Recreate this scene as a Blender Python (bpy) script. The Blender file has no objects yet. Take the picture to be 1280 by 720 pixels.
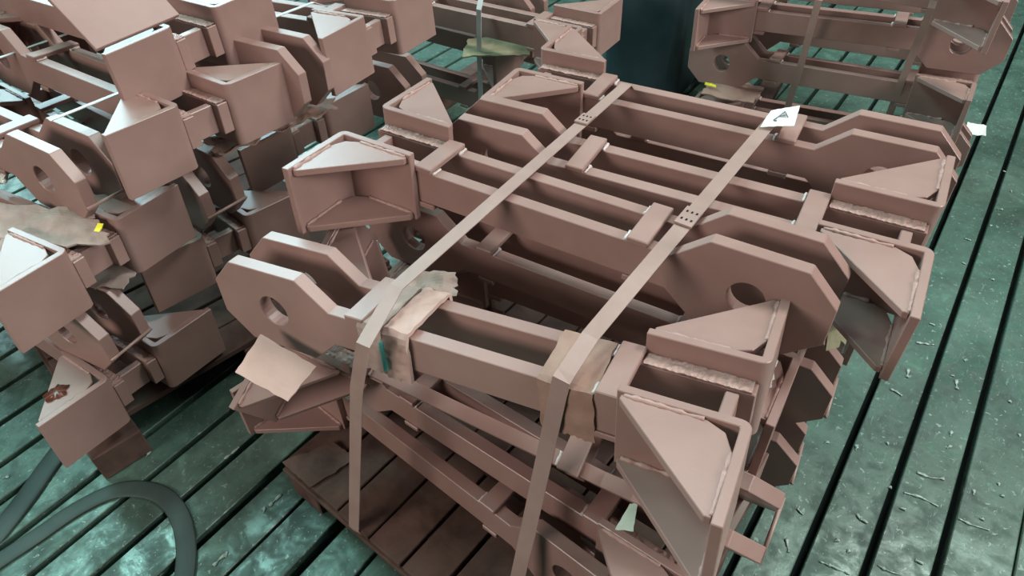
import bpy, bmesh, math, random
from mathutils import Vector, Matrix, Euler, noise

S = bpy.context.scene
COL = S.collection
random.seed(7)

# ------------------------------------------------------------------ camera
CAM_H = 1.70
cam_d = bpy.data.cameras.new('camera')
cam_d.sensor_fit = 'HORIZONTAL'
cam_d.sensor_width = 36.0
cam_d.lens = 860.32 / 1280 * 36.0
cam_d.clip_start = 0.02
cam = bpy.data.objects.new('camera', cam_d)
COL.objects.link(cam)
_r = Vector((0.999132, -0.028195, -0.03066))
_u = Vector((0.041653, 0.676314, 0.735435))
_f = Vector((0.0, 0.736074, -0.676901))
cam.matrix_world = Matrix(((_r.x, _u.x, -_f.x, 0), (_r.y, _u.y, -_f.y, 0), (_r.z, _u.z, -_f.z, CAM_H), (0, 0, 0, 1)))
S.camera = cam

# ------------------------------------------------------------------ world, lights, exposure
world = bpy.data.worlds.new('hall_ambient')
S.world = world
world.use_nodes = True
bg = world.node_tree.nodes['Background']
bg.inputs['Color'].default_value = (0.55, 0.66, 0.70, 1)
bg.inputs['Strength'].default_value = 0.015

def area(name, loc, target, sx, sy, power, color):
    l = bpy.data.lights.new(name, 'AREA')
    l.shape = 'RECTANGLE'; l.size = sx; l.size_y = sy; l.energy = power; l.color = color
    o = bpy.data.objects.new(name, l); COL.objects.link(o)
    o.location = loc
    d = Vector(target) - Vector(loc)
    o.rotation_euler = d.to_track_quat('-Z', 'Y').to_euler()
    return o
# tall cool windows high on the far side of the hall, and high-bay lamps over the plate field
area('hall_window_light', (-4.6, 8.4, 5.2), (-0.5, 1.5, 0.8), 5.2, 3.2, 780, (0.60, 0.92, 1.0))
area('high_bay_light_side', (-4.0, 3.7, 6.2), (-1.0, 1.0, 0.0), 2.2, 1.5, 300, (0.50, 0.95, 0.92))
area('high_bay_light_over_stacks', (1.0, 4.2, 6.2), (0.5, 1.4, 0.6), 1.6, 1.6, 110, (1.0, 0.95, 0.92))
area('high_bay_light_aisle', (3.6, 2.4, 6.0), (1.0, 1.6, 0.3), 1.6, 1.6, 270, (0.93, 1.0, 0.95))
area('fill_light_aisle', (4.8, -1.4, 3.4), (0.4, 1.8, 0.5), 3.0, 2.0, 325, (0.98, 1.0, 0.97))  # unseen fill lamp, added low on the right to brighten end plates and far faces
area('fill_light_front', (-2.9, -1.0, 2.2), (-0.4, 1.1, 0.8), 1.6, 1.0, 88, (1.0, 0.90, 0.83))  # added fill lamp behind and left of the camera, brightens viewer-facing sides; no door

S.view_settings.view_transform = 'Standard'
S.view_settings.look = 'None'
S.view_settings.gamma = 1.0
S.view_settings.use_curve_mapping = False
S.view_settings.exposure = 0.0

# ------------------------------------------------------------------ materials
def new_mat(name):
    m = bpy.data.materials.new(name); m.use_nodes = True
    nt = m.node_tree
    return m, nt, nt.nodes['Principled BSDF']

def ramp(nt, stops):
    r = nt.nodes.new('ShaderNodeValToRGB')
    els = r.color_ramp.elements
    while len(els) < len(stops): els.new(0.5)
    for e, (p, c) in zip(els, stops):
        e.position = p; e.color = (c[0], c[1], c[2], 1)
    return r

def noise_tex(nt, scale, detail=4, rough=0.55, coord='Object', vec_scale=None, dist=0.0):
    tc = nt.nodes.new('ShaderNodeTexCoord')
    n = nt.nodes.new('ShaderNodeTexNoise')
    n.inputs['Scale'].default_value = scale; n.inputs['Detail'].default_value = detail
    n.inputs['Roughness'].default_value = rough; n.inputs['Distortion'].default_value = dist
    src = tc.outputs[coord]
    if vec_scale:
        mp = nt.nodes.new('ShaderNodeMapping'); mp.inputs['Scale'].default_value = vec_scale
        nt.links.new(src, mp.inputs['Vector']); src = mp.outputs['Vector']
    nt.links.new(src, n.inputs['Vector'])
    return n

def bump(nt, bsdf, n, strength, dist=0.002):
    b = nt.nodes.new('ShaderNodeBump'); b.inputs['Strength'].default_value = strength; b.inputs['Distance'].default_value = dist
    nt.links.new(n.outputs['Fac'], b.inputs['Height']); nt.links.new(b.outputs['Normal'], bsdf.inputs['Normal'])

def surf(name, c0, c1, scale=6, rough=(0.45, 0.6), bump_s=0.15, bump_scale=180, mid=None, spec=0.5, coord='Object', dist=0.3):
    m, nt, b = new_mat(name)
    n = noise_tex(nt, scale, 6, 0.6, coord, None, dist)
    st = [(0.3, c0), (0.72, c1)] if mid is None else [(0.28, c0), (0.5, mid), (0.74, c1)]
    r = ramp(nt, st)
    nt.links.new(n.outputs['Fac'], r.inputs['Fac']); nt.links.new(r.outputs['Color'], b.inputs['Base Color'])
    mr = nt.nodes.new('ShaderNodeMapRange'); mr.inputs['To Min'].default_value = rough[0]; mr.inputs['To Max'].default_value = rough[1]
    nt.links.new(n.outputs['Fac'], mr.inputs['Value']); nt.links.new(mr.outputs['Result'], b.inputs['Roughness'])
    b.inputs['Specular IOR Level'].default_value = spec
    if bump_s:
        bump(nt, b, noise_tex(nt, bump_scale, 3, 0.6, coord), bump_s)
    return m

M_PRIMER = surf('red_oxide_primer', (0.255, 0.152, 0.130), (0.320, 0.198, 0.172), 5, (0.30, 0.44), 0.08, 220, spec=0.55)
M_WELD = surf('primed_weld_bead', (0.30, 0.17, 0.145), (0.42, 0.27, 0.235), 40, (0.40, 0.55), 0.6, 90, spec=0.5)
M_SPATTER = surf('pale_weld_deposit', (0.42, 0.36, 0.34), (0.62, 0.57, 0.55), 60, (0.5, 0.7), 0.5, 120)
M_STRAP = surf('painted_strapping', (0.29, 0.19, 0.165), (0.345, 0.232, 0.203), 12, (0.35, 0.45), 0.05, 200, spec=0.5)
M_STRAP_PALE = surf('pale_strapping', (0.46, 0.45, 0.44), (0.58, 0.56, 0.55), 14, (0.35, 0.5), 0.05, 200)
M_CARD = surf('brown_cardboard', (0.27, 0.165, 0.128), (0.37, 0.235, 0.188), 14, (0.75, 0.9), 0.3, 90, spec=0.2)
M_CARD_GREY = surf('grey_dirty_cardboard', (0.28, 0.205, 0.175), (0.44, 0.345, 0.305), 18, (0.75, 0.9), 0.3, 80, spec=0.2)
M_CARD_PINK = surf('dusted_cardboard', (0.40, 0.27, 0.23), (0.47, 0.33, 0.29), 12, (0.7, 0.9), 0.2, 90, spec=0.25)
M_OLIVE = surf('olive_cardboard', (0.20, 0.18, 0.11), (0.34, 0.31, 0.20), 20, (0.75, 0.9), 0.3, 80, spec=0.2)
M_PAPER = surf('white_paper', (0.66, 0.70, 0.68), (0.78, 0.80, 0.78), 15, (0.6, 0.7), 0.1, 90)
M_GREENPAPER = surf('pale_green_paper', (0.42, 0.60, 0.50), (0.56, 0.70, 0.60), 15, (0.6, 0.7), 0.1, 90)
M_INK = surf('tag_ink', (0.10, 0.11, 0.12), (0.16, 0.17, 0.18), 15, (0.6, 0.7), 0, 90)
M_CYAN = surf('cyan_tape', (0.16, 0.66, 0.64), (0.26, 0.78, 0.75), 15, (0.3, 0.4), 0, 90)
M_YELLOW = surf('yellow_tape', (0.70, 0.60, 0.02), (0.82, 0.74, 0.06), 15, (0.4, 0.5), 0, 90)
M_FILM = surf('crumpled_film', (0.44, 0.47, 0.42), (0.72, 0.76, 0.70), 22, (0.25, 0.45), 0.3, 60)
M_WOOD = surf('weathered_dirty_wood', (0.050, 0.029, 0.023), (0.135, 0.082, 0.066), 9, (0.75, 0.9), 0.35, 70, spec=0.2)
M_HOSE = surf('flat_rubber_hose', (0.026, 0.044, 0.040), (0.050, 0.076, 0.068), 9, (0.5, 0.65), 0.1, 80, spec=0.35)
M_WRAP = surf('dark_blue_wrap', (0.018, 0.038, 0.048), (0.045, 0.075, 0.088), 5, (0.3, 0.5), 0.3, 14, spec=0.4)
M_RUST = surf('dark_rust_drip', (0.10, 0.03, 0.02), (0.16, 0.055, 0.035), 30, (0.25, 0.4), 0.2, 80)

# cast-iron floor plate: grey green, oily patches that change the gloss
m, nt, b = new_mat('cast_iron_plate')
n1 = noise_tex(nt, 2.6, 8, 0.62, 'Object', None, 0.6)
n2 = noise_tex(nt, 14, 6, 0.65, 'Object', None, 0.4)
n3 = noise_tex(nt, 60, 4, 0.6)
r1 = ramp(nt, [(0.30, (0.030, 0.058, 0.046)), (0.50, (0.064, 0.118, 0.093)), (0.70, (0.104, 0.176, 0.142))])
r2 = ramp(nt, [(0.34, (0.42, 0.46, 0.45)), (0.55, (1.0, 1.0, 1.0)), (0.72, (1.7, 1.7, 1.6))])
mx = nt.nodes.new('ShaderNodeMix'); mx.data_type = 'RGBA'; mx.blend_type = 'MULTIPLY'; mx.inputs['Factor'].default_value = 0.75
nt.links.new(n1.outputs['Fac'], r1.inputs['Fac']); nt.links.new(n2.outputs['Fac'], r2.inputs['Fac'])
nt.links.new(r1.outputs['Color'], mx.inputs['A']); nt.links.new(r2.outputs['Color'], mx.inputs['B'])
# fine bright scratches and specks of swarf ground into the iron
n4 = noise_tex(nt, 34, 3, 0.7, 'Object', (3.0, 0.7, 1.0), 1.2)
r4 = ramp(nt, [(0.62, (0, 0, 0)), (0.70, (0.55, 0.55, 0.55))])
nt.links.new(n4.outputs['Fac'], r4.inputs['Fac'])
n5 = noise_tex(nt, 75, 2, 0.5, 'Object', None, 0.8)
r5 = ramp(nt, [(0.655, (0, 0, 0)), (0.70, (0.9, 0.9, 0.9))])
nt.links.new(n5.outputs['Fac'], r5.inputs['Fac'])
mm = nt.nodes.new('ShaderNodeMath'); mm.operation = 'MAXIMUM'
nt.links.new(r4.outputs['Color'], mm.inputs[0]); nt.links.new(r5.outputs['Color'], mm.inputs[1])
mx2 = nt.nodes.new('ShaderNodeMix'); mx2.data_type = 'RGBA'; mx2.inputs['B'].default_value = (0.20, 0.285, 0.240, 1)
nt.links.new(mm.outputs['Value'], mx2.inputs['Factor']); nt.links.new(mx.outputs['Result'], mx2.inputs['A'])
nt.links.new(mx2.outputs['Result'], b.inputs['Base Color'])
mr = nt.nodes.new('ShaderNodeMapRange'); mr.inputs['From Min'].default_value = 0.42; mr.inputs['From Max'].default_value = 0.60
mr.inputs['To Min'].default_value = 0.58; mr.inputs['To Max'].default_value = 0.26
nt.links.new(n2.outputs['Fac'], mr.inputs['Value']); nt.links.new(mr.outputs['Result'], b.inputs['Roughness'])
b.inputs['Metallic'].default_value = 0.1
bump(nt, b, n3, 0.12, 0.003)
M_IRON = m
M_SLOT = surf('slot_grime', (0.006, 0.010, 0.010), (0.015, 0.022, 0.022), 8, (0.8, 0.95), 0, 50, spec=0.1)
M_CHIP = surf('metal_chip', (0.10, 0.155, 0.130), (0.42, 0.52, 0.46), 160, (0.25, 0.4), 0.2, 120)

# ------------------------------------------------------------------ mesh helpers
def finish(bm, name, mat, smooth=False):
    bmesh.ops.recalc_face_normals(bm, faces=bm.faces[:])
    me = bpy.data.meshes.new(name); bm.to_mesh(me); bm.free()
    me.materials.append(mat)
    if smooth:
        me.shade_smooth()
    return me

def link(name, me, parent=None, mw=None):
    o = bpy.data.objects.new(name, me); COL.objects.link(o)
    if parent is not None: o.parent = parent
    if mw is not None: o.matrix_world = mw
    return o

def tag(o, label, cat, group=None, kind=None):
    o['label'] = label; o['category'] = cat
    if group: o['group'] = group
    if kind: o['kind'] = kind
    return o

def bevel_sharp(bm, w, ang=0.5, seg=1):
    es = [e for e in bm.edges if len(e.link_faces) == 2 and e.calc_face_angle(0) > ang]
    if es and w > 0:
        bmesh.ops.bevel(bm, geom=es, offset=w, segments=seg, profile=0.6, affect='EDGES', clamp_overlap=True)

def bm_box(bm, x0, x1, y0, y1, z0, z1):
    vs = [bm.verts.new(p) for p in ((x0, y0, z0), (x1, y0, z0), (x1, y1, z0), (x0, y1, z0), (x0, y0, z1), (x1, y0, z1), (x1, y1, z1), (x0, y1, z1))]
    for f in ((3, 2, 1, 0), (4, 5, 6, 7), (0, 1, 5, 4), (1, 2, 6, 5), (2, 3, 7, 6), (3, 0, 4, 7)):
        bm.faces.new([vs[i] for i in f])

def box_mesh(name, mat, x0, x1, y0, y1, z0, z1, bev=0.002, seg=1):
    bm = bmesh.new(); bm_box(bm, x0, x1, y0, y1, z0, z1)
    bmesh.ops.recalc_face_normals(bm, faces=bm.faces[:])
    bevel_sharp(bm, bev, 0.5, seg)
    return finish(bm, name, mat)

def prism(name, mat, outer, h0, h1, axis='z', holes=(), bev=0.002):
    """polygon (list of 2D) with holes, extruded between h0 and h1; axis 'z' -> (x,y), axis 'y' -> (x,z)"""
    bm = bmesh.new()
    def co(p, h): return (p[0], p[1], h) if axis == 'z' else (p[0], h, p[1])
    if holes:
        es = []
        for loop in [outer] + list(holes):
            vs = [bm.verts.new(co(p, h0)) for p in loop]
            es += [bm.edges.new((vs[i], vs[(i + 1) % len(vs)])) for i in range(len(vs))]
        bmesh.ops.triangle_fill(bm, edges=es, use_beauty=True)
        faces = bm.faces[:]
    else:
        faces = [bm.faces.new([bm.verts.new(co(p, h0)) for p in outer])]
    ret = bmesh.ops.extrude_face_region(bm, geom=faces)
    vs = [g for g in ret['geom'] if isinstance(g, bmesh.types.BMVert)]
    dv = (0, 0, h1 - h0) if axis == 'z' else (0, h1 - h0, 0)
    bmesh.ops.translate(bm, verts=vs, vec=dv)
    bmesh.ops.recalc_face_normals(bm, faces=bm.faces[:])
    bevel_sharp(bm, bev, 0.3)
    return finish(bm, name, mat)

def tube_mesh(name, mat, pts, rad, sides=8, wob=0.0, flat=1.0):
    bm = bmesh.new(); rings = []
    pts = [Vector(p) for p in pts]
    for i, p in enumerate(pts):
        d = (pts[min(i + 1, len(pts) - 1)] - pts[max(i - 1, 0)]).normalized()
        ref = Vector((0, 0, 1)) if abs(d.z) < 0.9 else Vector((1, 0, 0))
        a = d.cross(ref).normalized(); c = a.cross(d).normalized()
        r = rad * (1 + wob * (noise.noise(p * 90) if wob else 0))
        rings.append([bm.verts.new(p + a * math.cos(2 * math.pi * k / sides) * r + c * math.sin(2 * math.pi * k / sides) * r * flat) for k in range(sides)])
    for i in range(len(rings) - 1):
        for k in range(sides):
            bm.faces.new((rings[i][k], rings[i][(k + 1) % sides], rings[i + 1][(k + 1) % sides], rings[i + 1][k]))
    bm.faces.new(rings[0][::-1]); bm.faces.new(rings[-1])
    return finish(bm, name, mat, True)

def subdiv_line(a, b, n):
    a = Vector(a); b = Vector(b)
    return [a.lerp(b, i / n) for i in range(n + 1)]

def ribbon_mesh(name, mat, pts, side, width, thick=0.0022, twist=None):
    """a strap: follows pts, width along the vector side"""
    bm = bmesh.new(); rings = []
    pts = [Vector(p) for p in pts]
    for i, p in enumerate(pts):
        d = (pts[min(i + 1, len(pts) - 1)] - pts[max(i - 1, 0)]).normalized()
        s = Vector(side); s = (s - d * s.dot(d)).normalized()
        up = s.cross(d).normalized()
        w = width / 2
        rings.append([bm.verts.new(p + s * a * w + up * c * thick / 2) for a, c in ((-1, -1), (1, -1), (1, 1), (-1, 1))])
    for i in range(len(rings) - 1):
        for k in range(4):
            bm.faces.new((rings[i][k], rings[i][(k + 1) % 4], rings[i + 1][(k + 1) % 4], rings[i + 1][k]))
    bm.faces.new(rings[0][::-1]); bm.faces.new(rings[-1])
    return finish(bm, name, mat)

def sheet_mesh(name, mat, fn, nu, nv, thick=0.003, amp=0.004, freq=18, seed=0.0, ragged=0.0):
    """crumpled sheet: fn(u,v)->Vector, displaced by noise, with ragged outline and a thickness"""
    bm = bmesh.new(); top = []; bot = []
    eps = 1e-3
    for i in range(nu + 1):
        rt, rb = [], []
        for j in range(nv + 1):
            u, v = i / nu, j / nv
            if ragged:
                du = ragged * noise.noise(Vector((v * 9, seed, 3))) if i in (0, nu) else 0
                dv = ragged * noise.noise(Vector((u * 9, seed, 7))) if j in (0, nv) else 0
                u2, v2 = u + du, v + dv
            else: u2, v2 = u, v
            p = fn(u2, v2)
            nrm = (fn(u2 + eps, v2) - p).cross(fn(u2, v2 + eps) - p)
            nrm = nrm.normalized() if nrm.length > 0 else Vector((0, 0, 1))
            p = p + nrm * amp * noise.noise(Vector((p.x * freq + seed, p.y * freq, p.z * freq)))
            rt.append(bm.verts.new(p + nrm * thick / 2)); rb.append(bm.verts.new(p - nrm * thick / 2))
        top.append(rt); bot.append(rb)
    for i in range(nu):
        for j in range(nv):
            bm.faces.new((top[i][j], top[i + 1][j], top[i + 1][j + 1], top[i][j + 1]))
            bm.faces.new((bot[i][j], bot[i][j + 1], bot[i + 1][j + 1], bot[i + 1][j]))
    for i in range(nu):
        bm.faces.new((top[i][0], bot[i][0], bot[i + 1][0], top[i + 1][0]))
        bm.faces.new((top[i][nv], top[i + 1][nv], bot[i + 1][nv], bot[i][nv]))
    for j in range(nv):
        bm.faces.new((top[0][j], top[0][j + 1], bot[0][j + 1], bot[0][j]))
        bm.faces.new((top[nu][j], bot[nu][j], bot[nu][j + 1], top[nu][j + 1]))
    return finish(bm, name, mat)

EV = Vector((math.cos(math.radians(-32)), math.sin(math.radians(-32)), 0))   # along the arms
NV = Vector((-EV.y, EV.x, 0))                                                # across the stacks
UP = Vector((0, 0, 1))

# ------------------------------------------------------------------ floor: slotted cast-iron plate field
SD = math.radians(52.9)
SU = Vector((math.cos(SD), math.sin(SD), 0)); SN = Vector((math.sin(SD), -math.cos(SD), 0))
FM = Matrix(((SN.x, SU.x, 0, 0), (SN.y, SU.y, 0, 0), (0, 0, 1, 0), (0, 0, 0, 1)))
floor = link('floor', box_mesh('floor_bed', M_SLOT, -9.0, 6.5, -3.2, 12.0, -0.12, -0.05, 0))
floor.matrix_world = FM
floor['kind'] = 'structure'
slots = [(-2.075, .020), (-1.92, .020), (-1.795, .020), (-1.655, .022), (-1.515, .020), (-1.375, .022), (-1.229, .028), (-1.096, .010),
         (-0.957, .034), (-0.82, .011), (-0.68, .020), (-0.54, .020), (-0.40, .020), (-0.245, .020), (-0.057, .018), (0.080, .020), (0.218, .020), (0.362, .021), (0.515, .005)]
x = -2.215
while x > -8.8: slots.insert(0, (x, .020)); x -= .14
x = 0.65
while x < 6.3: slots.append((x, .020)); x += .14
edges = [-9.0] + [v for c, w in slots for v in (c - w / 2, c + w / 2)] + [6.5]
for i in range(0, len(edges) - 1, 2):
    link('floor_strip', box_mesh('floor_strip', M_IRON, edges[i], edges[i + 1], -3.2, 12.0, -0.05, 0.0, 0.0025), floor)

# ------------------------------------------------------------------ the link arm: two lug plates, spacer bars, two gusseted feet
L = 1.1; T = .0303; W = .1297; HR = .0402; HL = .0995; C1 = .0598; CZ = .0407; L2 = .2346; L3 = .3021; XH = .150; RH = .036
FA = .2033; FB = .1936; HF = .0848; XC1 = .3689; XC2 = .8768; CW = .044; CT = .0134; TP = .0166; W2 = W / 2
rail_poly = [(0, -CZ), (C1, -HL), (L2, -HL), (L3, -HR), (L - .012, -HR), (L - .012, HR), (L3, HR), (L2, HL), (C1, HL), (0, CZ)]
hole = [(XH + RH * math.cos(2 * math.pi * k / 24), RH * math.sin(2 * math.pi * k / 24)) for k in range(24)]
KIT = {}
KIT['rail_m'] = prism('lug_plate', M_PRIMER, rail_poly, -W2, -W2 + T, 'y', [hole], .0014)
KIT['rail_p'] = prism('lug_plate', M_PRIMER, rail_poly, W2 - T, W2, 'y', [hole], .0014)
for i, xc in enumerate((XC1, XC2)):
    KIT['bar_t%d' % i] = box_mesh('spacer_bar', M_PRIMER, xc - CW / 2, xc + CW / 2, -W2 - .004, W2 + .004, HR + .0003, HR + CT, .002)
    KIT['bar_b%d' % i] = box_mesh('spacer_bar', M_PRIMER, xc - CW / 2, xc + CW / 2, -W2 - .004, W2 + .004, -HR - CT, -HR - .0003, .002)
KIT['cap'] = box_mesh('end_cap', M_PRIMER, L - .058, L - .036, -W2 + T, W2 - T, -HR, HR - .004, .002)
for s, nm in ((-1, 'm'), (1, 'p')):
    # bent L bracket: side plate along the arm, end plate across it, rounded outer bend
    y0 = s * W2 if False else s * (W2 + .0004)
    R = .018
    out = [(L - FA, y0), (L - R, y0)]
    for k in range(1, 5):
        a = math.pi / 2 * k / 5
        out.append((L - R + R * math.sin(a), y0 + s * (R - R * math.cos(a))))
    out += [(L, y0 + s * R), (L, s * (W2 + FB)), (L - TP, s * (W2 + FB)), (L - TP, y0 + s * TP), (L - FA, y0 + s * TP)]
    if s > 0: out = out[::-1]
    KIT['br_' + nm] = prism('foot_bracket', M_PRIMER, out, -HF, HF, 'z', (), .0014)
    gx, gy = L - TP - .001, s * (W2 + TP + .0014)
    tri = [(L - FA + .008, gy), (gx - .046, gy), (gx - .016, gy + s * .014), (gx, gy + s * .046), (gx, s * (W2 + FB - .012)), (gx - .010, s * (W2 + FB - .012)), (L - FA + .008, gy + s * .010)]
    if s > 0: tri = tri[::-1]
    KIT['gt_' + nm] = prism('gusset', M_PRIMER, tri, HF - .020, HF - .005, 'z', (), .0012)
    KIT['gb_' + nm] = prism('gusset', M_PRIMER, tri, -HF + .003, -HF + .018, 'z', (), .0012)
    for lev, z in (('t', HF - .0055), ('b', -HF + .0185)):
        KIT['w1' + lev + nm] = tube_mesh('weld_bead', M_WELD, subdiv_line((gx - .001, gy + s * .048, z), (gx - .001, s * (W2 + FB - .016), z), 30), .0042, 6, .7)
        KIT['w2' + lev + nm] = tube_mesh('weld_bead', M_WELD, subdiv_line((gx - .050, gy + s * .001, z), (L - FA + .012, gy + s * .001, z), 30), .0042, 6, .7)
    # fillet between side plate and lug plate
    def _rough(u, v, s=s): return Vector((L - FA + .006 + (FA - .024) * u, s * (W2 - T * .97 + T * .95 * v), HR + .0025))
    KIT['wf' + nm] = sheet_mesh('weld_bead', M_WELD, _rough, 60, 6, .003, .0026, 150, 3.0 + s, .02)
    for q, xc in (('a', XC1), ('b', XC2)):
        dx = (CW / 2 + .004)
        sx = -1 if q == 'b' else 1
        KIT['sp' + q + nm] = tube_mesh('weld_deposit', M_SPATTER, subdiv_line((xc + sx * dx, s * (W2 - T + .001), HR + .001), (xc + sx * dx, s * (W2 - .001), HR + .002), 6), .0036, 6, .9)
KIT['rod'] = tube_mesh('spacer_rod', M_STRAP, [(-.004, -W2, -CZ * .75), (-.004, W2, -CZ * .75)], .0042, 8)

def add_arm(pose, label, group, rod=False, weld=True):
    x, y, z, yaw, pitch, roll = pose
    root = bpy.data.objects.new('link_arm', None); COL.objects.link(root)
    root.empty_display_size = .05
    root.matrix_world = Matrix.Translation((x, y, z)) @ Matrix.Rotation(yaw, 4, 'Z') @ Matrix.Rotation(pitch, 4, 'Y') @ Matrix.Rotation(roll, 4, 'X')
    tag(root, label, 'steel arm', group)
    for k in ('rail_m', 'rail_p'): link('lug_plate', KIT[k], root)
    for k in ('bar_t0', 'bar_t1', 'bar_b0', 'bar_b1'): link('spacer_bar', KIT[k], root)
    link('end_cap', KIT['cap'], root)
    for nm in ('m', 'p'):
        br = link('foot_bracket', KIT['br_' + nm], root)
        link('gusset', KIT['gt_' + nm], br); link('gusset', KIT['gb_' + nm], br)
        for k in ('w1t', 'w2t', 'w1b', 'w2b'): link('weld_bead', KIT[k + nm], br)
        link('weld_bead', KIT['wf' + nm], root)
        if weld:
            for q in ('a', 'b'): link('weld_deposit', KIT['sp' + q + nm], root)
    if rod: link('spacer_rod', KIT['rod'], root)
    return root

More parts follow.
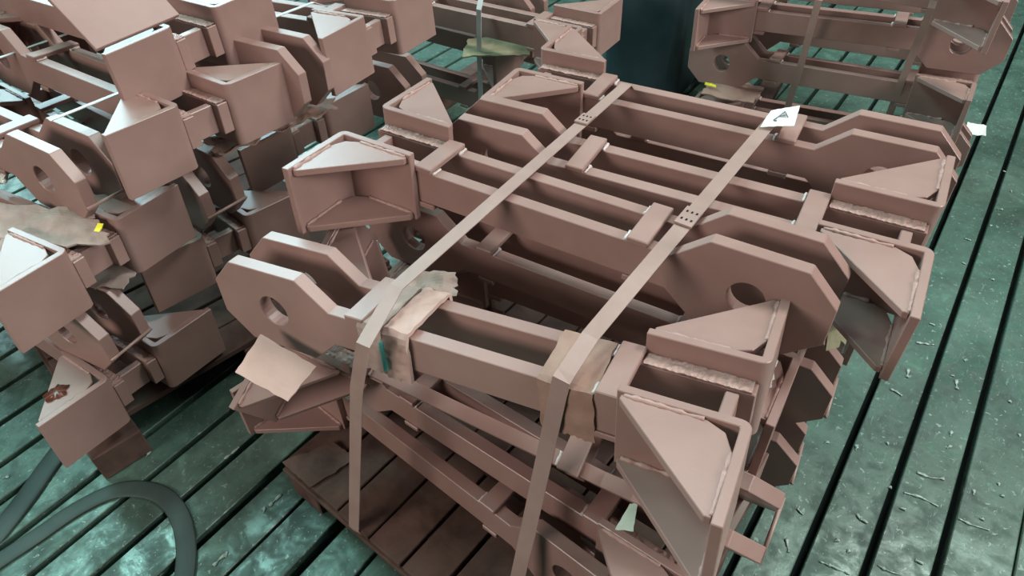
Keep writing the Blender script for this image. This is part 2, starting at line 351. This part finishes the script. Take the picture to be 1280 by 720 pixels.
ARMS = [
    ('A', (-0.5938, 1.1523, 0.7032, -0.4884, -0.0744, -0.0884), 'primed arm nearest the viewer atop the centre stack, wrapped in cardboard', 'arms in the top layer of the centre stack', False),
    ('B', (0.5875, 0.8761, 0.814, 2.572, -0.0106, 0.0336), 'second-nearest top arm of the centre stack, holed lugs toward the slotted floor', 'arms in the top layer of the centre stack', False),
    ('C', (-0.1264, 1.5818, 0.7898, -0.5492, -0.0077, 0.0511), 'second-farthest top arm of the centre stack, square feet toward the slotted floor', 'arms in the top layer of the centre stack', False),
    ('D', (1.0162, 1.2933, 0.7799, 2.6031, -0.0024, -0.0014), 'farthest top arm of the centre stack, under the white tag', 'arms in the top layer of the centre stack', False),
    ('L2P', (0.448, 0.606, 0.527, 2.5953, -0.0297, -0.5079), 'tilted arm rolled toward the viewer just under the cardboard-wrapped top arm', 'arms in the second layer of the centre stack', True),
    ('L2Q', (-0.3364, 1.5182, 0.615, -0.576, 0.0, 0.0), 'second-layer arm seen in the dark gap between the two nearest top arms', 'arms in the second layer of the centre stack', False),
    ('L2R', (0.7928, 1.1555, 0.615, 2.6005, 0.0, 0.0), 'second-layer arm of the centre stack mostly hidden under the two middle top arms', 'arms in the second layer of the centre stack', False),
    ('L3N', (-0.502, 1.288, 0.385, -0.6772, 0.0, 0.0), 'lower arm of the centre stack with a square foot below the nearest foot', 'arms in the third layer of the centre stack', False),
    ('L3Q', (0.7324, 0.9928, 0.43, 2.5918, 0.0, 0.0), 'third-layer arm of the centre stack with rodded lugs near the olive cardboard', 'arms in the third layer of the centre stack', True),
    ('L34', (0.24, 0.585, 0.29, 2.3911, 0.0524, 0.0349), 'lowest skewed arm lying on the pallet corner of the centre stack, foot open', 'arms in the lowest layer of the centre stack', False),
    ('L4Q', (0.6826, 0.9413, 0.24, 2.618, 0.0, 0.0), 'lowest-layer arm of the centre stack with rodded lugs close to the slotted floor', 'arms in the lowest layer of the centre stack', True),
    ('L2S', (0.1, 1.9902, 0.615, -0.5411, 0.0, 0.0), 'second-layer arm of the centre stack under the farthest top arm', 'arms in the second layer of the centre stack', False),
    ('L3S', (0.0589, 1.9433, 0.43, -0.576, 0.0, 0.0), 'third-layer arm at the far side of the centre stack', 'arms in the third layer of the centre stack', False),
    ('LS1', (-0.983, 1.4381, 0.7744, 2.5722, -0.0287, 0.0567), "top arm of the side stack, large holed lug at the picture's left edge", 'arms in the top layer of the side stack', True),
    ('LS2', (-1.6303, 2.2342, 0.8246, -0.63, -0.0149, -0.0525), 'top arm of the side stack, pale gusset and square foot beside holed lugs', 'arms in the top layer of the side stack', False),
    ('LS3', (-0.517, 1.8151, 0.8423, 2.6082, 0.0054, 0.0514), 'top arm of the side stack with plain lugs between two square feet', 'arms in the top layer of the side stack', False),
    ('LS4', (-1.2967, 2.6563, 0.7987, -0.544, -0.0467, -0.0194), 'top arm of the side stack with the whitest gusset, farthest from the viewer', 'arms in the top layer of the side stack', False),
    ('LT1', (-1.965, 1.852, 0.635, -0.5009, 0.0105, -0.0524), "second-layer arm of the side stack, white gusset at the picture's left edge", 'arms in the second layer of the side stack', False),
    ('LT2', (-0.8, 1.62, 0.6, 2.4784, 0.0, 0.0175), 'second-layer arm of the side stack with rodded lugs under the pale-gusset foot', 'arms in the second layer of the side stack', True),
    ('LT3', (-1.462, 2.7412, 0.5987, -0.7147, 0.0457, 0.021), 'second-layer arm of the side stack with square feet under ragged cardboard', 'arms in the second layer of the side stack', False),
    ('LT4', (-0.3005, 2.2357, 0.5915, 2.6174, -0.0137, 0.0056), "second-layer arm of the side stack, lugs just behind the centre stack's white gussets", 'arms in the second layer of the side stack', False),
    ('LU1', (-1.01, 1.265, 0.425, 2.6529, -0.0175, 0.0175), 'third-layer arm of the side stack with two pale lug tips joined by a rod', 'arms in the third layer of the side stack', True),
    ('LU2', (-1.632, 2.382, 0.43, -0.7592, 0.0175, -0.0524), 'third-layer arm of the side stack with square feet above the short timber', 'arms in the third layer of the side stack', False),
    ('LV1', (-1.945, 1.875, 0.24, -0.5969, 0.0, -0.0524), 'lowest arm of the side stack with a red drip on its gusset', 'arms in the lowest layer of the side stack', False),
    ('X1', (0.866, 2.982, 0.35, -0.6021, -0.0524, -0.0698), 'middle arm of the far corner stack, round holed lug above a yellow scrap', 'arms of the far corner stack', False),
    ('X2', (1.856, 2.411, 0.592, 2.625, 0.0349, 0.0279), 'upper arm of the far corner stack, open foot over the round holed lug', 'arms of the far corner stack', False),
    ('X3', (0.8343, 2.9806, 0.77, -0.6109, 0.0, 0.0), "topmost arm of the far corner stack, foot at the picture's top right", 'arms of the far corner stack', False),
    ('X4', (1.876, 2.391, 0.162, 2.605, 0.0349, 0.0279), 'lowest arm of the far corner stack, behind the white tag', 'arms of the far corner stack', False),
    ('X5', (1.0886, 3.3382, 0.35, -0.6021, -0.0524, -0.0698), "rear arm of the far corner stack's middle layer", 'arms of the far corner stack', False),
    ('X6', (2.068, 2.7502, 0.592, 2.625, 0.0349, 0.0279), "rear arm of the far corner stack's upper layer", 'arms of the far corner stack', False),
    ('Y1', (0.1589, 2.8069, 0.62, 2.5133, 0.0, 0.0), 'upper arm of the rear stack, holed lug behind a thin upright strap', 'arms of the rear stack', True),
    ('Y2', (-0.7669, 3.5482, 0.42, -0.6283, 0.0, 0.0), 'arm of the rear stack with a square foot below the strapped holed lug', 'arms of the rear stack', False),
    ('Y3', (-0.5763, 3.1271, 0.62, -0.5934, 0.0, 0.0), 'arm of the rear stack with square feet beside the dark wrapped bundle', 'arms of the rear stack', False),
    ('Y4', (0.1483, 2.7899, 0.2, 2.5133, 0.0, 0.0), 'lowest arm of the rear stack, in shadow below the others', 'arms of the rear stack', False),
    ('T1', (-1.7109, 2.3963, 0.955, -0.576, 0.0, 0.0), "loose arm lying on top of the side stack at the picture's upper left", 'loose arms on the side stack', False),
]
ARM = {}
for key, pose, label, group, rod in ARMS:
    ARM[key] = add_arm(pose, label, group, rod)
bpy.context.view_layer.update()

# ------------------------------------------------------------------ pallets and timber under the stacks
def frame(origin, yaw_deg):
    return Matrix.Translation(origin) @ Matrix.Rotation(math.radians(yaw_deg), 4, 'Z')

def pallet(origin, yaw, lx, ly, top, label, nb):
    root = bpy.data.objects.new('wooden_pallet', None); COL.objects.link(root)
    root.matrix_world = frame(origin, yaw); root.empty_display_size = .05
    tag(root, label, 'pallet')
    pitch = lx / nb
    for i in range(nb):
        w = pitch - random.uniform(.006, .018)
        dz = random.uniform(-.002, .002)
        link('deck_board', box_mesh('deck_board', M_WOOD, i * pitch, i * pitch + w, random.uniform(.004, .012), ly, top - .02 + dz, top + dz, .002), root)
    for y in (0, ly / 2 - .05, ly - .1):
        link('stringer_board', box_mesh('stringer_board', M_WOOD, 0, lx, y, y + .1, top - .042, top - .0225, .002), root)
        for x in (0.0, lx / 2 - .06, lx - .12):
            link('pallet_block', box_mesh('pallet_block', M_WOOD, x + .004, x + .12, y + .006, y + .094, .001, top - .0425, .003), root)
    return root
pallet((-.634, 1.045, 0), -40.7, 1.03, .98, .14, 'dark wooden pallet under the strapped centre stack', 9)
pallet((-2.08, 2.13, 0), -47.5, 1.30, 1.05, .125, 'dark wooden pallet under the side stack near the hose', 10)
def bearer(a, b, w, h, label):
    a = Vector(a); b = Vector(b); d = b - a
    o = link('timber_bearer', box_mesh('timber_bearer', M_WOOD, 0, d.length, -w / 2, w / 2, 0, h, .004))
    o.matrix_world = frame(a, math.degrees(math.atan2(d.y, d.x)))
    tag(o, label, 'timber')
bearer((-1.205, 1.135, .001), (-1.105, 1.23, .001), .075, .10, 'short timber with a sawn end beside the lowest square foot of the side stack')
bearer((1.05, 2.72, .001), (1.42, 3.35, .001), .09, .055, 'timber bearer under the far corner stack behind the yellow scrap')
bearer((1.68, 2.42, .001), (2.02, 3.02, .001), .09, .055, 'timber bearer under the far corner stack beside the floor slots')
bearer((-.42, 3.12, .001), (-.10, 3.55, .001), .09, .095, 'timber bearer under the rear stack')

# ------------------------------------------------------------------ strapping
def densify(pts, n=6):
    out = []
    for a, b in zip(pts, pts[1:]): out += subdiv_line(a, b, n)[:-1]
    return out + [Vector(pts[-1])]
def strap(pts, width, mat, label, group, seals=(), side=EV, n=6):
    root = link('strap', ribbon_mesh('strap', mat, densify(pts, n), side, width))
    tag(root, label, 'strap', group)
    for (c, d, w, l) in seals:
        d = Vector(d).normalized(); s = (Vector(side) - d * Vector(side).dot(d)).normalized(); up = s.cross(d)
        if up.z < 0: up = -up; s = -s
        bm = bmesh.new(); bm_box(bm, -w / 2, w / 2, -l / 2, l / 2, -.001, .0035); bevel_sharp(bm, .001)
        seal = link('strap_seal', finish(bm, 'strap_seal', mat), root)
        mw = Matrix(((s.x, d.x, up.x, c[0]), (s.y, d.y, up.y, c[1]), (s.z, d.z, up.z, c[2]), (0, 0, 0, 1)))
        seal.matrix_world = mw
        bm = bmesh.new()
        for i in range(3):
            for j in (-1, 1):
                bm_box(bm, (i - 1) * w * .28 - .0018, (i - 1) * w * .28 + .0018, j * l * .22 - .003, j * l * .22 + .003, .0034, .0042)
        p = link('punch_mark', finish(bm, 'punch_mark', M_SLOT), seal)
    return root
S1 = [(-.402, .856, .10), (-.410, .850, .143), (-.304, .842, .68), (-.271, .846, .798), (-.221, .980, .815), (-.039, 1.155, .8725), (.104, 1.364, .868), (.329, 1.717, .844), (.43, 1.90, .66), (.45, 1.93, .16)]
S2 = [(-.03, .632, .10), (-.037, .625, .143), (.052, .712, .67), (.074, .722, .828), (.130, .806, .840), (.231, .916, .874), (.355, 1.079, .876), (.661, 1.507, .848), (.76, 1.69, .66), (.78, 1.72, .16)]
strap(S1, .030, M_STRAP, 'flat steel strap over the centre stack beside the holed lugs of the nearest arm', 'straps round the centre stack',
      [((.195, 1.507, .8615), (.225, .353, -.024), .034, .05)])
strap(S2, .032, M_STRAP, 'flat steel strap over the centre stack running up to the white tag', 'straps round the centre stack',
      [((.352, 1.075, .879), (.124, .163, .002), .036, .06)])
strap([(-1.10, 1.53, .906), (-.902, 1.728, .914), (-.703, 1.989, .942), (-.588, 2.224, .913), (-.53, 2.34, .84)], .012, M_STRAP_PALE,
      'narrow pale strap across the lugs and pale gusset of the side stack', 'straps round the side stack')
strap([(-1.60, 1.86, .83), (-1.509, 1.96, .872), (-1.322, 2.198, .872), (-1.16, 2.40, .86)], .012, M_STRAP_PALE,
      'narrow pale strap at the picture\'s upper left over two bare bars', 'straps round the side stack')
strap([(-.108, 2.745, .05), (-.094, 2.70, .50), (-.083, 2.675, .70), (-.05, 2.76, .80)], .022, M_STRAP_PALE, 'thin upright strap on the rear stack in front of the holed lug', 'straps round the rear stack')
strap([(1.205, 2.66, .10), (1.193, 2.60, .45), (1.184, 2.575, .72), (1.24, 2.68, .86)], .026, M_STRAP, 'upright strap on the far corner stack nearer the round holed lug', 'straps round the far corner stack')
strap([(1.55, 2.47, .10), (1.528, 2.44, .45), (1.515, 2.405, .74), (1.56, 2.50, .86)], .026, M_STRAP, 'upright strap on the far corner stack nearer the slotted floor', 'straps round the far corner stack')

# ------------------------------------------------------------------ cardboard edge protectors on the nearest arm
MA = ARM['A'].matrix_world.copy()
def wrap_fn(x0, x1, zdown, ydown, slant=0.0, off=.004):
    path = [(-W2 - off, -zdown), (-W2 - off, HR * .4), (-W2 - off * .6, HR + off), (-W2 * .3, HR + off * .9), (W2 * .4, HR + off), (W2 + off * .7, HR + off * .9), (W2 + off, HR - ydown)]
    ln = [0]
    for a, b in zip(path, path[1:]): ln.append(ln[-1] + math.dist(a, b))
    def fn(u, v):
        s = v * ln[-1]
        i = max(k for k in range(len(ln)) if ln[k] <= max(0, min(s, ln[-1] - 1e-6)))
        i = min(i, len(path) - 2)
        t = (s - ln[i]) / (ln[i + 1] - ln[i])
        y = path[i][0] + (path[i + 1][0] - path[i][0]) * t; z = path[i][1] + (path[i + 1][1] - path[i][1]) * t
        return MA @ Vector((x0 + (x1 - x0) * u + slant * (v - .5), y, z))
    return fn
CG = 'cardboard wraps on the nearest arm'
o = link('cardboard_wrap', sheet_mesh('cardboard_wrap', M_CARD_GREY, wrap_fn(.378, .432, .066, .014, .004, .006), 10, 26, .006, .0035, 34, 1.0, .03)); tag(o, 'pale crumpled cardboard pad under the strap next to the nearest holed lug', 'cardboard', CG)
o = link('cardboard_wrap', sheet_mesh('cardboard_wrap', M_CARD_PINK, wrap_fn(.440, .494, .066, .016, .010, .009), 14, 26, .009, .004, 60, 5.0, .03)); tag(o, 'folded layered cardboard pad beside the cyan tape on the nearest arm', 'cardboard', CG)
o = link('cardboard_wrap', sheet_mesh('cardboard_wrap', M_CARD, wrap_fn(.752, .852, .070, .012, -.012, .004), 16, 26, .003, .0055, 26, 9.0, .05)); tag(o, 'tan cardboard sheet bent over the nearest arm under the strap by the tag', 'cardboard', CG)
# cyan tape sliver hanging on the pad
bm = bmesh.new()
vs = [bm.verts.new(MA @ Vector(p)) for p in ((.434, -W2 - .020, HR - .014), (.444, -W2 - .020, HR - .006), (.446, -W2 - .020, -HR + .002), (.433, -W2 - .020, -HR - .006))]
bm.faces.new(vs); r_ = bmesh.ops.solidify(bm, geom=bm.faces[:], thickness=.0012)
o = link('tape_strip', finish(bm, 'tape_strip', M_CYAN)); tag(o, 'thin cyan tape strip hanging on the folded cardboard pad', 'tape')

# loose square plate leaning back over the near foot of the loose arm
MT = ARM['T1'].matrix_world
pl = link('loose_plate', box_mesh('loose_plate', M_PRIMER, -.118, .118, -.006, .006, 0, .25, .0016))
pl.matrix_world = MT @ Matrix.Translation((L - .010, -W2 - FB / 2 + .012, HF + .012)) @ Matrix.Rotation(math.radians(90), 4, 'Z') @ Matrix.Rotation(math.radians(-48), 4, 'X')
tag(pl, 'square brown plate leaning on the loose arm at the picture\'s upper left', 'steel plate')
def quad_fn(a, b, c, d):
    a, b, c, d = map(Vector, (a, b, c, d))
    return lambda u, v: (a * (1 - u) * (1 - v) + b * u * (1 - v) + c * u * v + d * (1 - u) * v)
def sheet(name, mat, corners, label, cat, n=(10, 8), thick=.003, amp=.006, freq=16, seed=0.0, ragged=.05):
    o = link(name, sheet_mesh(name, mat, quad_fn(*corners), n[0], n[1], thick, amp, freq, seed, ragged)); tag(o, label, cat); return o
sheet('cardboard_flap', M_CARD_PINK, ((-.560, .915, .660), (-.452, .862, .628), (-.400, .925, .655), (-.520, .992, .688)), 'dusty cardboard flap below the nearest holed lug', 'cardboard', (8, 8), .004, .004, 10, 2.0, .03)
sheet('cardboard_scrap', M_OLIVE, ((.650, .965, .600), (.715, .995, .600), (.725, 1.03, .755), (.675, 1.04, .765)), 'olive cardboard scrap standing under the holed lugs toward the slotted floor', 'cardboard', (8, 10), .005, .016, 22, 3.0, .08)
sheet('cardboard_scrap', M_CARD_GREY, ((-1.32, 1.47, .712), (-1.22, 1.30, .690), (-.965, 1.325, .690), (-1.05, 1.43, .712)), 'grey crumpled cardboard under the holed lug at the picture\'s left edge', 'cardboard', (14, 10), .005, .022, 14, 4.0, .10)
sheet('cardboard_scrap', M_CARD, ((-.79, 1.665, .712), (-.50, 1.90, .716), (-.56, 1.98, .722), (-.86, 1.74, .716)), 'ragged cardboard edge between square feet of the side stack', 'cardboard', (22, 8), .006, .020, 24, 5.0, .14)
sheet('cardboard_scrap', M_CARD_GREY, ((-1.16, 1.36, .520), (-1.00, 1.33, .530), (-.97, 1.44, .545), (-1.13, 1.48, .545)), 'grey cardboard sheet under the second-layer foot of the side stack', 'cardboard', (10, 10), .004, .016, 14, 6.0, .08)
sheet('cardboard_scrap', M_OLIVE, ((-.16, 2.66, .52), (.11, 2.66, .52), (.12, 2.80, .53), (-.14, 2.82, .53)), 'folded cardboard sheet on the rear stack under the holed lug', 'cardboard', (12, 8), .006, .010, 12, 7.0, .05)
sheet('cardboard_scrap', M_CARD, ((.86, 2.76, .262), (1.06, 2.66, .262), (1.14, 2.78, .27), (.95, 2.90, .27)), 'brown cardboard sheet under the round holed lug of the far corner stack', 'cardboard', (10, 8), .005, .010, 12, 8.0, .06)
sheet('torn_paper', M_CARD_GREY, ((-.235, 1.10, .70), (-.12, 1.08, .69), (-.12, 1.13, .71), (-.22, 1.15, .71)), 'torn pale paper lying between the two nearest top arms', 'paper', (12, 8), .003, .022, 26, 9.0, .15)
sheet('paper_scrap', M_GREENPAPER, ((.172, .630, .505), (.205, .625, .505), (.212, .650, .556), (.200, .655, .550)), 'pale green paper scrap under the nearest square foot', 'paper', (6, 6), .002, .004, 30, 10.0, .08)
sheet('yellow_scrap', M_YELLOW, ((-.998, 1.338, .712), (-.984, 1.334, .712), (-.976, 1.352, .722), (-.992, 1.356, .722)), 'small yellow tape scrap under the rodded lug of the side stack', 'tape', (4, 4), .002, .003, 60, 11.0, .08)
sheet('yellow_scrap', M_YELLOW, ((.880, 2.80, .285), (.925, 2.778, .285), (.928, 2.790, .289), (.888, 2.815, .290)), 'yellow tape scrap below the round holed lug of the far corner stack', 'tape', (6, 4), .002, .006, 40, 12.0, .12)
sheet('paper_scrap', M_PAPER, ((2.00, 2.61, .10), (2.08, 2.585, .10), (2.09, 2.62, .13), (2.02, 2.65, .135)), 'white paper scrap beside the far corner stack above the floor slots', 'paper', (6, 4), .003, .01, 20, 13.0, .1)
sheet('cardboard_scrap', M_WOOD, ((-.628, 1.048, .146), (-.538, .965, .146), (-.430, 1.05, .150), (-.50, 1.10, .150)), 'dirty sheet lying on the pallet corner of the centre stack', 'cardboard', (10, 8), .004, .008, 14, 15.0, .05)
# white tag stuck under the strap
tg = sheet('paper_tag', M_PAPER, ((.603, 1.440, .860), (.676, 1.424, .868), (.700, 1.474, .892), (.640, 1.490, .874)), 'white paper tag tucked under the strap on the farthest top arm', 'tag', (8, 8), .0015, .004, 20, 14.0, .03)
qf = quad_fn((.603, 1.440, .863), (.676, 1.424, .871), (.700, 1.474, .895), (.640, 1.490, .877))
for a, b in (((.30, .30), (.55, .75)), ((.55, .75), (.72, .40)), ((.45, .5), (.66, .55)), ((.30, .30), (.42, .26))):
    link('ink_mark', tube_mesh('ink_mark', M_INK, [qf(*a), qf((a[0] + b[0]) / 2, (a[1] + b[1]) / 2), qf(*b)], .0014, 5), tg)

def blob_strip(name, mat, pts, rad, label, cat, seed):
    bm = bmesh.new(); rs = []
    P_ = densify([Vector(p) for p in pts], 6)
    for i, p in enumerate(P_):
        t = i / (len(P_) - 1); r = rad * (.45 + .55 * math.sin(math.pi * min(1, t * .9 + .1)))
        ring = []
        for k in range(10):
            a = 2 * math.pi * k / 10
            q = p + Vector((math.cos(a) * r, math.sin(a) * r * .7, 0)) + UP * math.sin(a * 2 + i) * r * .3
            q += Vector((noise.noise(q * 60 + Vector((seed, 0, 0))), noise.noise(q * 60 + Vector((0, seed, 0))), noise.noise(q * 60 + Vector((0, 0, seed))))) * r * .8
            ring.append(bm.verts.new(q))
        rs.append(ring)
    for i in range(len(rs) - 1):
        for k in range(10): bm.faces.new((rs[i][k], rs[i][(k + 1) % 10], rs[i + 1][(k + 1) % 10], rs[i + 1][k]))
    bm.faces.new(rs[0][::-1]); bm.faces.new(rs[-1])
    o = link(name, finish(bm, name, mat)); tag(o, label, cat); return o
blob_strip('crumpled_film', M_FILM, ((.452, .742, .645), (.448, .775, .672), (.466, .812, .695), (.486, .838, .718)), .012, 'crumpled pale plastic film squeezed beside the nearest arm\'s feet', 'plastic film', 3.0)
blob_strip('crumpled_film', M_FILM, ((-1.352, 1.640, .86), (-1.362, 1.645, .80), (-1.352, 1.628, .73), (-1.362, 1.600, .69)), .018, 'twisted pale plastic film beside the holed lug at the picture\'s left edge', 'plastic film', 8.0)
# rust drip on the lowest gusset of the side stack
MV = ARM['LV1'].matrix_world
bm = bmesh.new(); n_ = 22
cen = MV @ Vector((L - .075, -W2 - .105, HF - .003))
c0 = bm.verts.new(cen + UP * .004); rg = []
for k in range(n_):
    a = 2 * math.pi * k / n_; r = .024 * (1 + .7 * noise.noise(Vector((math.cos(a) * 2, math.sin(a) * 2, 3))))
    rg.append(bm.verts.new(cen + (MV.to_3x3() @ Vector((math.cos(a) * r, math.sin(a) * r * 1.2, 0))) + UP * .0008))
for k in range(n_): bm.faces.new((c0, rg[k], rg[(k + 1) % n_]))
bm.faces.new(rg[::-1])
o = link('rust_drip', finish(bm, 'rust_drip', M_RUST, True)); tag(o, 'glossy dark red paint drip on the lowest gusset of the side stack', 'paint drip')

# ------------------------------------------------------------------ hose on the floor, dark bundle, metal chips
def smooth_path(pts, n=8):
    pts = [Vector(p) for p in pts]; out = []
    for i in range(len(pts) - 1):
        p0 = pts[max(i - 1, 0)]; p1 = pts[i]; p2 = pts[i + 1]; p3 = pts[min(i + 2, len(pts) - 1)]
        for k in range(n):
            t = k / n
            out.append(.5 * ((2 * p1) + (-p0 + p2) * t + (2 * p0 - 5 * p1 + 4 * p2 - p3) * t * t + (-p0 + 3 * p1 - 3 * p2 + p3) * t * t * t))
    return out + [pts[-1]]
def hose(pts, half, label):
    o = link('flat_hose', tube_mesh('flat_hose', M_HOSE, smooth_path(pts), half, 12, 0, .16)); tag(o, label, 'hose', 'flat hoses on the floor')
hose([(-1.70, .50, .006), (-1.438, .796, .006), (-1.388, .852, .006), (-1.305, .935, .006), (-1.216, 1.025, .006), (-1.125, 1.072, .006), (-1.017, 1.058, .006), (-.936, .993, .006), (-.884, .899, .006), (-.857, .792, .006), (-.845, .676, .006), (-.85, .45, .006)],
     .026, 'dark flat hose bent in a loop across the slotted floor')
hose([(-1.352, 1.26, .006), (-1.37, 1.165, .006), (-1.386, 1.057, .006), (-1.414, .94, .006), (-1.441, .837, .017), (-1.50, .60, .008)], .032, 'dark flat hose running straight out from under the side stack')

bm = bmesh.new()
bmesh.ops.create_cube(bm, size=1)
bmesh.ops.scale(bm, vec=(.42, .55, .62), verts=bm.verts[:])
bmesh.ops.bevel(bm, geom=bm.edges[:], offset=.06, segments=4, affect='EDGES', profile=.5)
bmesh.ops.subdivide_edges(bm, edges=bm.edges[:], cuts=3, use_grid_fill=True)
for v in bm.verts:
    q = v.co.copy(); v.co += v.co.normalized() * .022 * (noise.noise(q * 6) + .5 * noise.noise(q * 17))
zmin = min(v.co.z for v in bm.verts)
bmesh.ops.translate(bm, verts=bm.verts[:], vec=(0, 0, -zmin))
o = link('wrapped_bundle', finish(bm, 'wrapped_bundle', M_WRAP, True)); o.matrix_world = frame((.80, 3.42, .001), -32)
tag(o, 'dark blue wrapped bundle in the gap between the rear and far corner stacks', 'bundle')

CHIPS = [(1.405, 1.579), (1.341, 1.495), (1.232, 1.375), (1.162, 1.302), (1.359, 1.323), (1.432, 1.417), (.887, 1.132), (1.058, 1.121), (1.253, 1.145), (1.225, 1.102), (1.13, 1.013), (1.071, .943), (.886, .9), (.896, .888), (.805, .839), (.677, .831), (1.173, .867), (1.201, .881), (.774, .768), (.905, .757), (1.298, .978), (1.289, .944), (1.481, 1.249), (1.442, 1.13), (1.22, .957), (.988, .774), (2.082, 2.308), (2.133, 2.454), (1.972, 2.193), (1.877, 2.089), (1.665, 1.877), (1.75, 2.012), (.964, 1.112), (1.468, 1.801), (1.719, 1.785), (.74, .922), (1.004, .982), (1.011, .919), (.823, .808), (1.362, 1.358),
         (-1.09, 1.19), (-.842, 1.182), (-.784, .856), (-.771, .869), (-1.479, 1.132), (-.703, .993), (-.677, 1.023)]
LONG = {10: (.034, 160), 11: (.042, 148), 16: (.036, 150), 18: (.036, 150), 2: (.020, 60), 4: (.020, 65), 19: (.026, 150), 3: (.018, 130), 15: (.018, 80), 1: (.026, 165), 42: (.020, 52), 46: (.022, 52), 41: (.026, 50)}
for i, (x, y) in enumerate(CHIPS):
    ln, a = LONG.get(i, (random.uniform(.004, .010), random.uniform(0, 180)))
    a = math.radians(a); r = random.uniform(.0028, .0045) if i not in LONG else .0034
    d = Vector((math.cos(a), math.sin(a), 0)) * ln
    mid = Vector((random.uniform(-.2, .2) * ln, random.uniform(-.2, .2) * ln, 0))
    pts = [Vector((0, 0, r * .7)) - d, Vector((0, 0, r * .8)) + mid, Vector((0, 0, r * .7)) + d]
    me = tube_mesh('metal_chip', M_CHIP, densify(pts, 6), r, 7, 1.6, .6)
    o = link('metal_chip', me); o.location = (x, y, 0)
    if i in LONG and i < 40: tag(o, 'long thin metal curl lying on the slotted floor beside the centre stack', 'metal chip', 'long metal curls beside the centre stack')
    elif i < 40: tag(o, 'small shiny metal chip scattered on the slotted floor beside the centre stack', 'metal chip', 'metal chips beside the centre stack')
    else: tag(o, 'small shiny metal chip on the dark floor between the centre and side stacks', 'metal chip', 'metal chips between the stacks')
